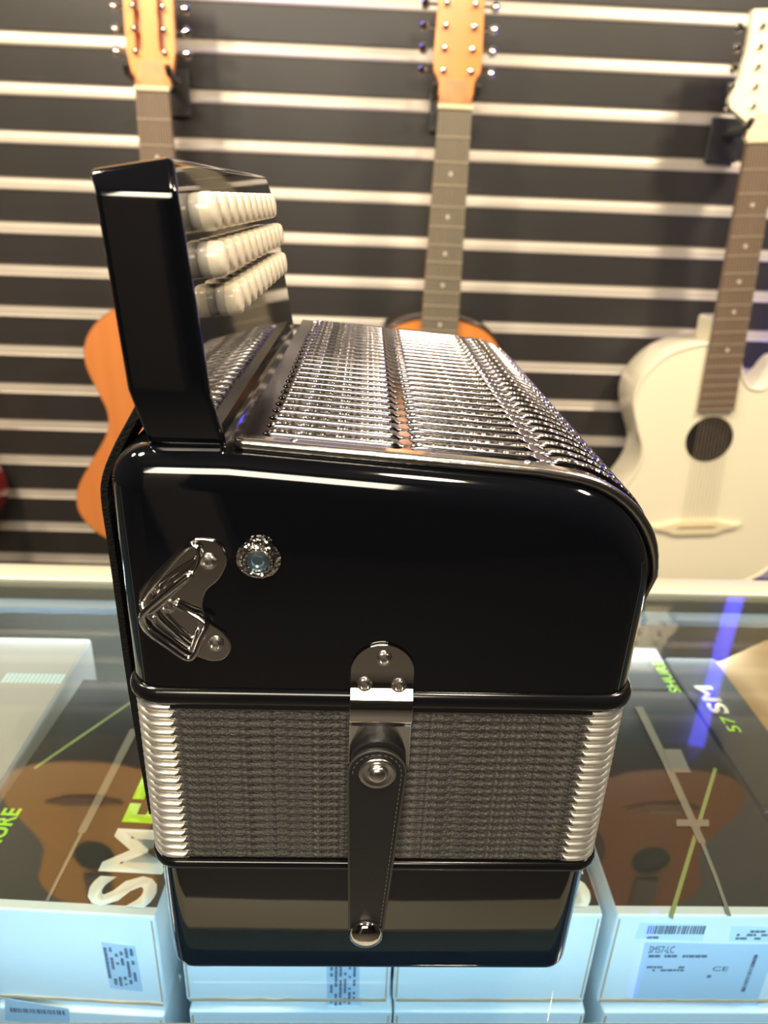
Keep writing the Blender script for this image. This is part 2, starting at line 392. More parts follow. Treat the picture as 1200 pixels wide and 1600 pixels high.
a = P(1012, 1488); b = P(1052, 1488); lettering('lettering', 'SM57-LC', (a.x, YL - .0002, a.z), (1, 0, 0), (0, 0, 1), .0062, b.x - a.x, 'ink', lb)
a, b = P(1012, 1496), P(1105, 1490); marks(lb, a.x, b.x, a.z, b.z, 1, dens=.9)
a, b = P(1008, 1517), P(1070, 1508); marks(lb, a.x, b.x, a.z, b.z, 2)
a, b = P(1112, 1516), P(1136, 1516); lettering('lettering', 'CE', (a.x, YL - .0002, a.z), (1, 0, 0), (0, 0, 1), .0040, b.x - a.x, 'ink', lb)
a, b = P(1103, 1528), P(1112, 1521); marks(lb, a.x, b.x, a.z, b.z, 1, dens=1)
a, b = P(1163, 1548), P(1178, 1492); barcode(lb, a.x, b.x, a.z, b.z, vertical=True)
a, b = P(1070, 1565), P(1100, 1561); marks(lb, a.x, b.x, a.z, b.z, 1)
A = boxes[0]
la = quad_label(A, [(162, 1468), (215, 1472), (228, 1543), (176, 1540)], YB)
a, b = P(172, 1538), P(216, 1476); marks(la, a.x + .001, b.x - .001, a.z, b.z, 6, True)
B = boxes[1]
lb2 = quad_label(B, [(510, 1500), (562, 1502), (561, 1574), (511, 1572)], YB)
a, b = P(514, 1570), P(558, 1506); marks(lb2, a.x, b.x, a.z, b.z, 6, True)
YBL = YB - .004
E_ = lower[0]
le = quad_label(E_, [(8, 1565), (110, 1576), (112, 1606), (8, 1600)], YBL)
a, b = px(16, 1580, YBL), px(104, 1582, YBL); barcode(le, a.x, b.x, a.z - .003, b.z + .002, Y=YBL - .0002)

for bb, yb_ in ((boxes[0], YB), (lower[0], YB - .004)):
    an = math.radians(-3); bb.rotation_euler = (0, 0, an)
    pv = Vector((XS[0][1], yb_, 0)); d_ = bb.location - pv; d_.z = 0
    rd = Vector((d_.x * math.cos(an) - d_.y * math.sin(an), d_.x * math.sin(an) + d_.y * math.cos(an), 0))
    bb.location = bb.location + (rd - d_) + Vector((-.001, -.003, 0))
def strip(parent, pts, dz=.0002):  # mirrored bars in the glass, laid on the box tops as pale flat strips
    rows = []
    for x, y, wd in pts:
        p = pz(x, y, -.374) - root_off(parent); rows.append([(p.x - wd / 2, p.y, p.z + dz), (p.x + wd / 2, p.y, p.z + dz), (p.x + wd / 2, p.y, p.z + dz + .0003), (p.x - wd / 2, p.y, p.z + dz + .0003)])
    return MB().loft(rows).build('pale_strip', 'reflection_strip', parent, local=True)
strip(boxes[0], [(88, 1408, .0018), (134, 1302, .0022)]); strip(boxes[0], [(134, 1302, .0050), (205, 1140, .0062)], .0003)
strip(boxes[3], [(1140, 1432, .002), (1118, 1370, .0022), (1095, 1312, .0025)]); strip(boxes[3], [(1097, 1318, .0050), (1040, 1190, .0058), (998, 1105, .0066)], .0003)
strip(boxes[3], [(1082, 1292, .022), (1082, 1282, .022)], .0006); strip(boxes[3], [(1064, 1208, .014), (1050, 1172, .013)], .0006)  # mirrored cross-piece, then a white sticker in the same colour
# other boxes around them
gb = carton('grey_box', 'grey-topped box with a faint pale line of print, beside the left edge of the photo', -.372, -.2375, .25, .545, ZT - .10, ZT + .004, top='box_grey', m='box_grey', lid=False)
ptg = printed(gb); 
mb = MB(); a = pz(6, 1058, -.3695); b = pz(98, 1064, -.3695)
n = 14
for i in range(n):
    x = a.x + (b.x - a.x) * i / n; mb.box(x, x + (b.x - a.x) / n * .7, a.y - .006, a.y + .006, ZT + .0037, ZT + .0039)
o = mb.build('faint_print', 'label_light', ptg); o['kind'] = 'stuff'
db = carton('black_box', 'black box with neon green print lying behind the box reading SM57-LC', .20, .2808, .4898, .558, ZT - .03, ZT - .003, lid=False, m='box_print')
mb = MB(); MB
lettering('lettering', 'SHURE', (.2785, .4905, ZT - .0033), (0, 1, 0), (-1, 0, 0), .010, .046, 'ink_green', printed(db), bold=.02)
db2 = carton('black_box', 'black box with large white letters beside the open brown cardboard box', .2815, .328, .36, .540, ZT - .05, ZT - .001, lid=False, m='box_print')
lettering('lettering', 'SM', (.3065, .462, ZT - .0009), (0, 1, 0), (-1, 0, 0), .016, .036, 'ink_white', printed(db2), bold=.03)
lettering('lettering', '57', (.305, .440, ZT - .0009), (0, 1, 0), (-1, 0, 0), .010, .018, 'ink_green', printed(db2))
kb = thing('cardboard_box', 'open brown cardboard box with raised flaps at the right edge of the photo', 'box', (.42, .46, ZT - .09))
mb = MB(); mb.box(.332, .52, .37, .373, ZT - .09, ZT - .012); mb.build('front_side', 'kraft', kb)
MB().box(.332, .52, .547, .55, ZT - .09, ZT - .012).build('back_side', 'kraft', kb)
MB().box(.332, .335, .373, .547, ZT - .09, ZT - .012).build('left_side', 'kraft', kb)
MB().box(.517, .52, .373, .547, ZT - .09, ZT - .012).build('right_side', 'kraft', kb)
MB().box(.335, .517, .373, .547, ZT - .09, ZT - .087).build('bottom', 'kraft', kb)
MB().hexa([(.332, .375, ZT - .012), (.334, .375, ZT - .012), (.334, .545, ZT - .012), (.332, .545, ZT - .012), (.372, .38, ZT + .020), (.374, .38, ZT + .018), (.374, .54, ZT + .018), (.372, .54, ZT + .020)]).build('flap', 'kraft', kb)
MB().hexa([(.376, .545, ZT - .012), (.51, .545, ZT - .012), (.51, .547, ZT - .012), (.376, .547, ZT - .012), (.38, .50, ZT + .018), (.50, .50, ZT + .018), (.50, .502, ZT + .020), (.38, .502, ZT + .020)]).build('flap', 'kraft', kb)

# ---------------------------------------------------------------- the accordion
YF = .227; YE = .505
XL, XR = -.088, .1105
acc = thing('accordion', 'black button accordion standing on end on the glass counter, three rows of cream buttons', 'accordion', (.011, .366, ZG))
def rrect(x0, x1, y0, y1, r, n=6):
    pts = []
    for cx, cy, a0 in ((x1 - r, y1 - r, 0), (x0 + r, y1 - r, 90), (x0 + r, y0 + r, 180), (x1 - r, y0 + r, 270)):
        for k in range(n + 1):
            a = math.radians(a0 + 90 * k / n); pts.append((cx + r * math.cos(a), cy + r * math.sin(a)))
    return pts
# treble case: outline in XZ
def arc(cx, cz, r, a0, a1, n, rz=None):
    rz = rz or r
    return [(cx + r * math.cos(math.radians(a0 + (a1 - a0) * k / n)), cz + rz * math.sin(math.radians(a0 + (a1 - a0) * k / n))) for k in range(n + 1)]
def zline(x): return -.0800 - (x + .043) * .070      # slope of the case top
def case_outline():
    o = [(XL, -.186), (XL, -.15)] + [(XL + .015 - .015 * math.cos(math.radians(a)), -.0950 + .0150 * math.sin(math.radians(a))) for a in range(0, 91, 11)]
    o += [(x, zline(x)) for x in (-.045, -.02, .01, .04, .062)]
    # large right-hand curve
    x1, z1 = .068, zline(.068)
    for a in range(8, 91, 6):
        t = a / 90; o.append((x1 + (XR - x1) * math.sin(math.radians(a)), z1 - .001 - .0415 * (1 - math.cos(math.radians(a)))))
    o += [(XR, -.15), (XR, -.186)]
    return o
OUT = case_outline()
def inset(out, d):
    res = []; n = len(out)
    for i in range(n):
        a = Vector(out[(i - 1) % n]); b = Vector(out[(i + 1) % n]); p = Vector(out[i])
        if i in (0, n - 1): res.append((p.x + (d if i == 0 else -d), p.y)); continue
        t = (b - a).normalized(); nn = Vector((t.y, -t.x)); res.append((p.x + nn.x * d, p.y + nn.y * d))
    return res
RF = .013
rows = []
for k in range(7):
    a = math.radians(90 * k / 6); ins = RF * (1 - math.sin(a)); y = YF + RF * (1 - math.cos(a)); rows.append([(x, y, z + ZC) for x, z in inset(OUT, ins)])
rows.append([(x, YE - RF, z + ZC) for x, z in OUT])
for k in range(1, 7):
    a = math.radians(90 * k / 6); ins = RF * (1 - math.cos(a)); y = YE - RF + RF * math.sin(a); rows.append([(x, y, z + ZC) for x, z in inset(OUT, ins)])
MB().loft(rows).build('treble_case', 'lacquer', acc, smooth=True)
# mouldings around the bellows
def ring(name, z, h, bulge, m, inset_=0, r=.011):
    base = rrect(XL + inset_, XR - inset_, YF - .0005 + inset_, YE - inset_, r); rows = []
    for k in range(9):
        a = math.radians(-90 + 180 * k / 8); d = bulge * math.cos(a); zz = z + h / 2 * math.sin(a)
        base2 = rrect(XL + inset_ - d, XR - inset_ + d, YF - .0005 + inset_ - d, YE - inset_ + d, r + d)
        rows.append([(x, y, zz + ZC) for x, y in base2])
    return MB().loft(rows).build(name, m, acc, smooth='all')
ring('upper_moulding', -.1798, .0078, .0026, 'moulding', .0006)
ring('lower_moulding', -.2705, .0052, .0018, 'moulding', .0006)
# bellows folds
NB = 20; zb0, zb1 = -.1838, -.2680; ph = (zb0 - zb1) / NB
def fold_rows(corner=False, e=0):
    prof = [(.0036, -.5), (.0011, -.36), (.0003, -.14), (.0003, .14), (.0011, .36), (.0036, .5)] if not corner else [(.0016, -.47), (.0002, -.3), (-.0005, -.1), (-.0005, .1), (.0002, .3), (.0016, .47)]
    return prof
BX0, BX1, BY0, BY1 = XL + .0005, XR - .0008, YF - .0002, YE - .001
def ring_row(ins, z, r0=.010):
    return [(x, y, z) for x, y in rrect(BX0 + ins, BX1 - ins, BY0 + ins, BY1 - ins, max(r0 - ins, .002), 6)]
def fold_mesh():
    mb = MB(); mb.loft([ring_row(i, s * ph + ZC + zb0 - ph / 2) for i, s in fold_rows()]); return mb
def corner_mesh(q):     # q = corner index in rrect order
    L = .0150; rr = .010
    rows = []
    for i, s in fold_rows(True):
        x0, x1, y0, y1 = BX0 + i, BX1 - i, BY0 + i, BY1 - i; r = rr - i
        cx, cy, a0 = ((x1 - r, y1 - r, 0), (x0 + r, y1 - r, 90), (x0 + r, y0 + r, 180), (x1 - r, y0 + r, 270))[q]
        pts = []
        p = [(cx + r * math.cos(math.radians(a0 + 90 * k / 6)), cy + r * math.sin(math.radians(a0 + 90 * k / 6))) for k in range(7)]
        t0 = Vector((math.sin(math.radians(a0)), -math.cos(math.radians(a0)))) * (L - r)
        a1 = a0 + 90; t1 = Vector((-math.sin(math.radians(a1)), math.cos(math.radians(a1)))) * (L - r)
        pts = [(p[0][0] + t0.x, p[0][1] + t0.y)] + p + [(p[-1][0] + t1.x, p[-1][1] + t1.y)]
        rows.append([(x, y, s * ph * 1.0 + ZC + zb0 - ph / 2) for x, y in pts])
    # give it thickness
    inner = [[(x + (.0006 if x < 0.01 else -.0006), y + (.0006 if y < .36 else -.0006), z) for x, y, z in rw] for rw in rows[::-1]]
    mb = MB(); mb.loft(rows + inner, closed=False, caps=False, loop=True); return mb
fold0 = fold_mesh().build('bellows_fold', 'cloth', acc, smooth='all')
for q in range(4): corner_mesh(q).build('metal_corner', 'corner', fold0, smooth='all')
for k in range(1, NB): cp(fold0, acc, (0, 0, -ph * k))
# bass case
BASS = dict(x0=XL + .0015, x1=XR - .0025, y0=YF + .0005, y1=YE - .001)
rows = []; rb = .006
def bass_row(ins, z): return [(x, y, z + ZC) for x, y in rrect(BASS['x0'] + ins, BASS['x1'] - ins, BASS['y0'] + ins, BASS['y1'] - ins, max(.012 - ins, .003), 8)]
rows.append(bass_row(0, -.2725)); rows.append(bass_row(0, -.300)); rows.append(bass_row(.0003, -.325))
for k in range(0, 7):
    a = math.radians(90 * k / 6); rows.append(bass_row(.0005 + rb * (1 - math.cos(a)), -.3385 - .0068 * math.sin(a)))
MB().loft(rows).build('bass_case', 'lacquer', acc, smooth=True)
for x in (-.055, .08):
    for y in (.25, .48): MB().lathe((x, y, ZG), (0, 0, 1), [(.004, 0), (.004, .0012)], 12).build('foot', 'moulding', acc)

# grille: chrome sheet over the top and right-hand curve
GX0 = -.0425
def grille_profile(off, x_from=GX0, n=40, end=-.140):
    pts = []
    src = [p for p in OUT if p[0] > x_from + .001 and p[1] > end and p[0] > -.04 + (x_from - GX0) * 0]
    src = [(x_from, zline(x_from))] + src + [(XR, end)]
    n_ = len(src)
    for i in range(n_):
        a = Vector(src[max(i - 1, 0)]); b = Vector(src[min(i + 1, n_ - 1)]); t = (b - a).normalized(); nn = Vector((-t.y, t.x))
        o_f = off - .0036 if i == n_ - 1 else off
        pts.append((src[i][0] + nn.x * o_f, src[i][1] + nn.y * o_f))
    return pts
gp0, gp1 = grille_profile(-.001), grille_profile(.0022)
grille = MB().loft([[(x, y, z + ZC) for x, z in gp0 + gp1[::-1]] for y in (.2365, .5)]).build('grille', 'grille_chrome', acc, smooth=True)
def densify(P, step=.0022):
    out = [Vector(P[0])]
    for a, b in zip(P, P[1:]):
        a, b = Vector(a), Vector(b); L = (b - a).length; n = max(1, int(L / step))
        for k in range(1, n + 1): out.append(a.lerp(b, k / n))
    return out
rp = densify(grille_profile(.0020, GX0 + .0068, end=-.136))
def rib_mesh(y0):
    rows = []
    for i, p in enumerate(rp):
        a = rp[max(i - 1, 0)]; b = rp[min(i + 1, len(rp) - 1)]; t = (b - a).normalized(); nn = Vector((-t.y, t.x))
        s = 1.0
        for gx in (.0163, .0665): 
            dd = abs(p.x - gx)
            if dd < .0035: s = min(s, .12 + .88 * max(0, (dd - .0012) / .0023))
        e = min(i, len(rp) - 1 - i); s *= min(1, .15 + e / 1.6)
        hw, hh = .0026 * (.6 + .4 * s), .0024 * s
        rows.append([(p.x + nn.x * hh * math.sin(math.radians(a_)), y0 - hw * math.cos(math.radians(a_)), p.y + nn.y * hh * math.sin(math.radians(a_)) + ZC) for a_ in (0, 20, 45, 68, 90, 112, 135, 160, 180)])
    mb = MB(); mb.loft(rows, caps=True); mb.bm.faces.ensure_lookup_table()
    for i in range(len(rows) - 1):
        for j in (2, 3, 4): mb.bm.faces[i * 9 + j].material_index = 1
    return mb
NR = 26; rib0 = rib_mesh(.2462).build('grille_rib', ['rib_chrome', 'knurl'], grille, smooth='all')
for k in range(1, NR): cp(rib0, grille, (0, .0098 * k, 0))
# rolled front edge of the grille
rr_ = densify(grille_profile(.0012, GX0 - .001, end=-.142), .003)
MB().tube([(p.x, YF + .0085, p.y + ZC) for p in rr_], [max(.0006, .0021 * min(1, (p.y + .142) / .03)) for p in rr_], 10).build('grille_edge', 'rim', grille, smooth='all')
gq = grille_profile(.0026, GX0)
MB().loft([[(x, y, z + ZC) for x, z in grille_profile(.0015) + grille_profile(.0027)[::-1]] for y in (YF + .0085, .2405)]).build('grille_flange', 'chrome', grille, smooth=True)
for xx in (-.0235, .0590):
    MB().lathe((xx, .2388, ZC + zline(xx) + .0026), (0.05, 0, 1), [(.0016, 0), (.0014, .0006), (.0006, .001), (0, .0011)], 12).build('rivet', 'brushed', grille, smooth='all')

# keyboard board standing up behind the left edge
lv = [(-.0815, -.0735, -.0467, .2365, .487), (-.0600, -.0765, -.0498, .2290, .482), (-.0010, -.0800, -.0556, .2290, .457)]
rows = [[(xl, yf, z + ZC), (xr, yf, z + ZC), (xr, yb, z + ZC), (xl, yb, z + ZC)] for z, xl, xr, yf, yb in lv]
rows.append([(-.0835, .2355, ZC + .0045), (-.0578, .2355, ZC + .0092), (-.0578, .444, ZC + .0092), (-.0835, .444, ZC + .0045)])
MB().loft(rows).build('keyboard', 'lacquer', acc, bevel=.0024, seg=4)
kbd = [c for c in acc.children if c.name.startswith('keyboard')][0]
nrm = Vector((1, 0, .0975)).normalized()
def face_x(z): return -.0556 + (z + .001) * (-.0058 / .059)
btn0 = None
for row, (z, y0, n) in enumerate(((-.0064, .2455, 10), (-.0208, .2475, 11), (-.0354, .2655, 10))):
    for k in range(n):
        c = Vector((face_x(z), y0 + .0166 * k, z + ZC)) - nrm * .0006
        if btn0 is None:
            btn0 = MB().lathe((0, 0, 0), nrm, [(.0050, 0), (.0055, .0006), (.0057, .0018), (.0057, .0038)], 24).build('button', 'button_base', kbd, smooth=True, off=(0, 0, 0))
            MB().lathe((0, 0, 0), nrm, [(.0054, .0037), (.0058, .0038), (.00585, .0050), (.00575, .0068), (.0053, .0081), (.0045, .0088), (.0026, .0092), (0, .0093)], 24).build('button_cap', 'button', btn0, smooth=True, off=(0, 0, 0))
            btn0.location = c - root_off(kbd)
        else:
            b = cp(btn0, kbd); b.location = c - root_off(kbd)

# black hand strap down the back (left) side
pts = [(238, 585), (214, 640), (190, 690), (172, 733)]
Pst = crom([(px(x + 4, y, .252).x, px(x + 4, y, .252).z) for x, y in pts] + [(-.0942, ZC - .105), (-.0940, ZC - .125), (-.0938, ZC - .155), (-.0936, ZC - .185), (-.0926, ZC - .225), (-.0914, ZC - .261)], 4, closed=False)
rows = []
for i, p in enumerate(Pst):
    a = Pst[max(0, i - 1)]; b = Pst[min(len(Pst) - 1, i + 1)]; t_ = (b - a).normalized(); nn = Vector((t_.y, -t_.x)) * .0013
    y0, y1 = .244, .268
    if i < 8: y0, y1 = .244 + (8 - i) * .0012, .268 + (8 - i) * .003
    sec = [(-1, y0 + .001), (1, y0 + .001), (1.6, y0 + .004), (1.6, y1 - .004), (1, y1), (-1, y1), (-1.4, y1 - .004), (-1.4, y0 + .004)]
    rows.append([(p.x + nn.x * s, y, p.y + nn.y * s) for s, y in sec])
hs = MB().loft(rows).build('hand_strap', 'velvet', acc, smooth=True)

# hardware on the end face
def screw(x, z, Y, r, parent, nm='screw', m='chrome'):
    m = 'brushed'; s = MB().lathe((x, Y, z), (0, -1, 0), [(r, 0), (r * 1.0, r * .25), (r * .85, r * .5), (r * .5, r * .62), (r * .42, r * .35), (0, r * .3)], 20).build(nm, m, parent, smooth=True)
    mb = MB()
    for a in range(3):
        an = a * PI / 3; d = Vector((math.cos(an), 0, math.sin(an))); e = Vector((-d.z, 0, d.x)); c = Vector((x, Y - r * .5, z))
        mb.hexa([c - d * r * .6 - e * r * .09 + Vector((0, .0002, 0)), c + d * r * .6 - e * r * .09 + Vector((0, .0002, 0)), c + d * r * .6 - e * r * .09 - Vector((0, r * .2, 0)), c - d * r * .6 - e * r * .09 - Vector((0, r * .2, 0)),
                 c - d * r * .6 + e * r * .09 + Vector((0, .0002, 0)), c + d * r * .6 + e * r * .09 + Vector((0, .0002, 0)), c + d * r * .6 + e * r * .09 - Vector((0, r * .2, 0)), c - d * r * .6 + e * r * .09 - Vector((0, r * .2, 0))])
    return s
def P2(x, y, Y=YF): p = px(x, y, Y); return (p.x, p.z)
out = crom([P2(*q) for q in [(292, 846), (320, 840), (346, 850), (355, 876), (343, 903), (323, 922), (317, 945), (325, 968), (350, 986), (362, 1008), (352, 1027), (330, 1031), (298, 1018), (255, 985), (226, 958), (218, 930), (228, 910), (262, 875)]], 5)
sb = MB().prism([(p.x, p.y) for p in out], YF - .0009, YF + .0002).build('strap_bracket', 'chrome', acc, smooth=True)
b_ = sb.modifiers.new('bevel', 'BEVEL'); b_.width = .0005; b_.segments = 3
for q in ((327, 875), (264, 944), (338, 1003)):
    x, z = P2(*q); screw(x, z, YF - .0007, .0031, sb)
def wire(pts, r, parent, closed=True, nm='wire_loop'):
    P_ = crom([tuple(px(x, y, YF - .0009 - d)) for x, y, d in pts], 4, closed=closed)
    P_ = [Vector(p) for p in P_]
    MB().tube(P_, r, 8, closed=closed).build(nm, 'chrome', parent, smooth='all')
wire([(303, 852, .001), (311, 868, .002), (302, 893, .004), (270, 925, .006), (236, 956, .007), (224, 950, .006), (226, 932, .004), (252, 898, .002), (284, 862, .001)], .0011, sb)
wire([(300, 896, .0055), (266, 922, .0075), (232, 950, .0080), (222, 966, .0075), (232, 986, .006), (262, 1008, .005), (292, 1028, .0045), (304, 1022, .0045), (313, 1000, .004), (322, 976, .003), (298, 958, .0015), (272, 943, .001)], .0013, sb, closed=False)
wire([(240, 962, .0055), (243, 975, .005), (268, 995, .004), (296, 1014, .0035), (305, 998, .003), (310, 980, .002)], .0008, sb, closed=False)
# knurled knob
x, z = P2(405, 870)
kn = MB().lathe((x, YF, z), (.03, -1, -.06), [(.0078, 0), (.0081, .0008), (.0079, .0018), (.0070, .0022), (.0062, .0025), (.0058, .0040), (.0052, .0046), (.0045, .0044), (.0042, .0030)], 40).build('strap_knob', 'rib', acc, smooth=True)
MB().lathe((x, YF - .003, z), (.03, -1, -.06), [(.0041, 0), (.0040, .0006), (.0022, .0010), (.0018, .0004), (0, .0003)], 24).build('centre_screw', 'zinc', kn, smooth=True)
# bellows strap holder: bent chrome plate
xc = .0101; hw = .0122
path = [(YF - .0004, -.172), (YF - .0009, -.1735), (YF - .0040, -.1765), (YF - .0052, -.180), (YF - .0052, -.1855), (YF - .0036, -.1885), (YF - .0026, -.1905), (YF - .0024, -.2100)]
rows = []
for k in range(9):      # rounded upper end
    a = math.radians(90 * k / 8); rows.append((hw * math.sin(a) if k else .0012, YF - .0004, -.1537 - hw * (1 - math.cos(a))))
for y, z in path: rows.append((hw, y, z))
hm = MB().loft([[(xc - h, y, z + ZC), (xc + h, y, z + ZC), (xc + h, y - .0009, z + ZC), (xc - h, y - .0009, z + ZC)] for h, y, z in rows]).build('strap_plate', 'chrome', acc, smooth=True)
b_ = hm.modifiers.new('bevel', 'BEVEL'); b_.width = .0004; b_.segments = 3
for q in ((600, 1025), (570, 1065), (623, 1067)):
    x, z = P2(*q); screw(x, z, YF - .0012, .0031, hm)
# leather strap
def strap_outline(zt, zb, ht, hb, xt, xb, n=12):
    o = []
    for k in range(n + 1):
        a = math.radians(180 - 180 * k / n); o.append((xt + ht * math.cos(a), zt + ht * math.sin(a)))
    for k in range(n + 1):
        a = math.radians(-180 * k / n); o.append((xb + hb * math.cos(a), zb + hb * math.sin(a)))
    return o
zt0, zb0_ = ZC - .2105, ZC - .3030
YS = YF - .0036
o1 = strap_outline(zt0 + .0026, zt0 - .020, .0112, .0098, .0098, .0094)
MB().prism(o1, YS - .0015, YS + .0012).build('strap_backing', 'leather', acc, smooth=True)
o2 = strap_outline(zt0, zb0_, .0118, .0078, .0094, .0074)
st = MB().prism(o2, YS - .0042, YS - .0015).build('bellows_strap', 'leather', acc, smooth=True)
st.modifiers.new('bevel', 'BEVEL').width = .0006
P_ = [(x, YS - .0040, z) for x, z in strap_outline(zt0, zb0_, .0115, .0075, .0094, .0074)]
MB().tube(P_, .0005, 6, closed=True).build('strap_edge', 'leather_edge', st, smooth='all')
mb = MB(); Q = densify(strap_outline(zt0, zb0_, .0098, .0060, .0094, .0074), .00125)
for i in range(0, len(Q) - 1, 2): mb.tube([(Q[i].x, YS - .00425, Q[i].y), (Q[i + 1].x, YS - .00425, Q[i + 1].y)], .00014, 4)
o = mb.build('stitching', 'stitch', st); o['kind'] = 'stuff'
# snaps
MB().lathe((.0095, YS - .0042, ZC - .2102 + .0005), (0, -1, 0), [(.0074, 0), (.0076, .0008), (.0072, .0014), (.0058, .0010), (.0046, .0006), (.0040, .0007), (.0039, .0014), (.0033, .0025), (.0022, .0030), (0, .0033)], 32).build('snap_button', 'brushed', st, smooth='all')
MB().lathe((.0074, YS - .0042, ZC - .3036), (0, -1, 0), [(.0078, 0), (.0079, .0012), (.0072, .0026), (.0055, .0037), (.003, .0043), (0, .0045)], 32).build('snap_button', 'chrome', st, smooth='all')

# ---------------------------------------------------------------- guitars on the slat wall
HALF = [(0, 0), (.05, -.002), (.105, -.020), (.145, -.062), (.156, -.110), (.142, -.165), (.128, -.210), (.134, -.255), (.168, -.315), (.200, -.375), (.203, -.430), (.165, -.482), (.09, -.508), (0, -.515)]
def body_outline(cut=False, s=1.0, sw=1.0):
    R_ = list(HALF); Lf = [(-x, z) for x, z in HALF[1:-1]][::-1]
    if cut: R_ = [(0, 0), (.030, -.002), (.036, -.045), (.055, -.085), (.085, -.092), (.108, -.070), (.125, -.045), (.142, -.050), (.152, -.085), (.152, -.13)] + HALF[5:]
    P_ = [(x * sw, (z if z > -.42 or not cut else -.42 + (z + .42) * 1.38) * s) for x, z in R_ + Lf]
    return crom(P_, 5)
def guitar(name, label, group, loc, tilt, bodym, topm, sidem, neckm, boardm, headm, nstr, slot=False, cut=False, nut_w=.054, neck_len=.335, body=True, sw=1.0, tun=3, edge=None, headlen=.19, s=1.0):
    """local frame: origin at the top of the body, x right, y away (front face at y=0), z up"""
    g = thing(name, label, 'guitar', loc, group, (0, tilt, 0))
    O = body_outline(cut, s, sw); dep = .095
    hx, hz, hr = 0, -.195 * s, .048
    rows = [[(x * .985, .0015, z * .985 - .004) for x, z in O]]
    rows = [[(x * k1, y, (z + .25) * k1 - .25) for x, z in O] for y, k1 in ((.0, .985), (.0015, .995), (.006, 1), (dep - .006, 1), (dep - .001, .99))]
    mb = MB(); mb.loft(rows, caps=False)
    top = [mb.bm.verts.new((x * .96, dep, (z + .25) * .96 - .25)) for x, z in O]; mb.bm.faces.new(top)
    last = None
    mb.bm.verts.ensure_lookup_table(); n = len(O); base = 4 * n
    for i in range(n): mb.bm.faces.new((mb.bm.verts[base + i], mb.bm.verts[base + (i + 1) % n], top[(i + 1) % n], top[i]))
    mb.build('body', sidem, g, smooth=True, off=(0, 0, 0))
    # soundboard: ring between the outline and the sound hole, matched by angle
    mb = MB()
    o_ = [Vector((x * .985, 0, (z + .25) * .985 - .25)) for x, z in O]
    def hp(v):
        a = math.atan2(v.z - hz, v.x - hx); return Vector((hx + hr * math.cos(a), 0, hz + hr * math.sin(a)))
    vo = [mb.bm.verts.new(v) for v in o_]; vh = [mb.bm.verts.new((hx + hr * math.cos(2 * PI * k / 40), 0, hz + hr * math.sin(2 * PI * k / 40))) for k in range(40)]
    es = [mb.bm.edges.new((L_[i], L_[(i + 1) % len(L_)])) for L_ in (vo, vh) for i in range(len(L_))]
    bmesh.ops.triangle_fill(mb.bm, use_beauty=True, edges=es)
    mb.build('soundboard', topm, g, off=(0, 0, 0))
    MB().lathe((hx, .012, hz), (0, 1, 0), [(hr * 1.25, 0), (hr * 1.25, .004)], 24).build('sound_hole_shade', 'hole', g, off=(0, 0, 0))
    mb = MB(); mb.loft([[(hx + r_ * math.cos(2 * PI * k / 32), y_, hz + r_ * math.sin(2 * PI * k / 32)) for k in range(32)] for r_, y_ in ((hr, 0), (hr, -.0006), (hr + .006, -.0006), (hr + .006, 0))], caps=False)
    mb.build('rosette', topm if topm == 'white' else 'rosette', g, off=(0, 0, 0))
    if edge: MB().tube([(v.x, -.0004, v.z) for v in o_], .003, 6, closed=True).build('binding', edge, g, smooth='all', off=(0, 0, 0))
    # neck, fingerboard
    nz = neck_len; w0, w1 = nut_w / 2, nut_w / 2 + .006
    mb = MB(); mb.loft([[(-w_, -.006, z), (w_, -.006, z), (w_ * .8, .010, z), (0, .016, z), (-w_ * .8, .010, z)] for w_, z in ((w0, nz), (w1, 0.0))]); mb.build('neck', neckm, g, smooth=True, off=(0, 0, 0))
    mb = MB(); mb.box(-.024, .024, -.001, .085 if cut else .06, -.004, .040 if cut else .02); mb.build('heel', neckm, g, bevel=.006, off=(0, 0, 0))
    zb = -.135 * s
    mb = MB(); mb.loft([[(-w_, -.011, z), (w_, -.011, z), (w_, -.0005, z), (-w_, -.0005, z)] for w_, z in ((w0, nz), (w1 + .002, zb))]); mb.build('fingerboard', boardm, g, off=(0, 0, 0))
    mb = MB(); mb.box(-w0 - .001, w0 + .001, -.0145, -.002, nz, nz + .007); mb.build('nut', 'nut', g, bevel=.001, off=(0, 0, 0))
    scale = nz + .32 * s + .0; fr0 = None
    scale = nz - (-.385 * s)
    for k in range(1, 20):
        z = nz - scale * (1 - 2 ** (-k / 12))
        if z < zb: break
        t_ = (nz - z) / (nz - zb); w_ = w0 + (w1 + .002 - w0) * t_
        if fr0 is None: fr0 = MB().box(-1, 1, -.0125, -.0105, -.0012, .0012).build('fret', 'string', g, off=(0, 0, 0)); fo = fr0
        else: fo = cp(fr0, g)
        fo.location = (0, 0, z); fo.scale = (w_, 1, 1)
    for k, zf in ((3, 0), (5, 0), (7, 0), (9, 0), (12, 0)):
        z = nz - scale * ((1 - 2 ** (-k / 12)) + (1 - 2 ** (-(k - 1) / 12))) / 2
        if z > zb: MB().lathe((0, -.0108, z), (0, -1, 0), [(.0035, 0), (.0035, .0004)], 12).build('inlay', 'pearl', g, off=(0, 0, 0))
    br = -.385 * s
    mb = MB()
    mb.prism([(-.098, br + .006), (-.088, br - .006), (-.060, br - .012), (-.045, br - .020), (.045, br - .020), (.060, br - .012), (.088, br - .006), (.098, br + .006), (.082, br + .004), (.060, br + .008), (.042, br + .014), (-.042, br + .014), (-.060, br + .008), (-.082, br + .004)], -.008, .0005)
    mb.build('bridge', 'bridge_cream' if topm == 'white' else 'neck_wood', g, bevel=.003, off=(0, 0, 0))
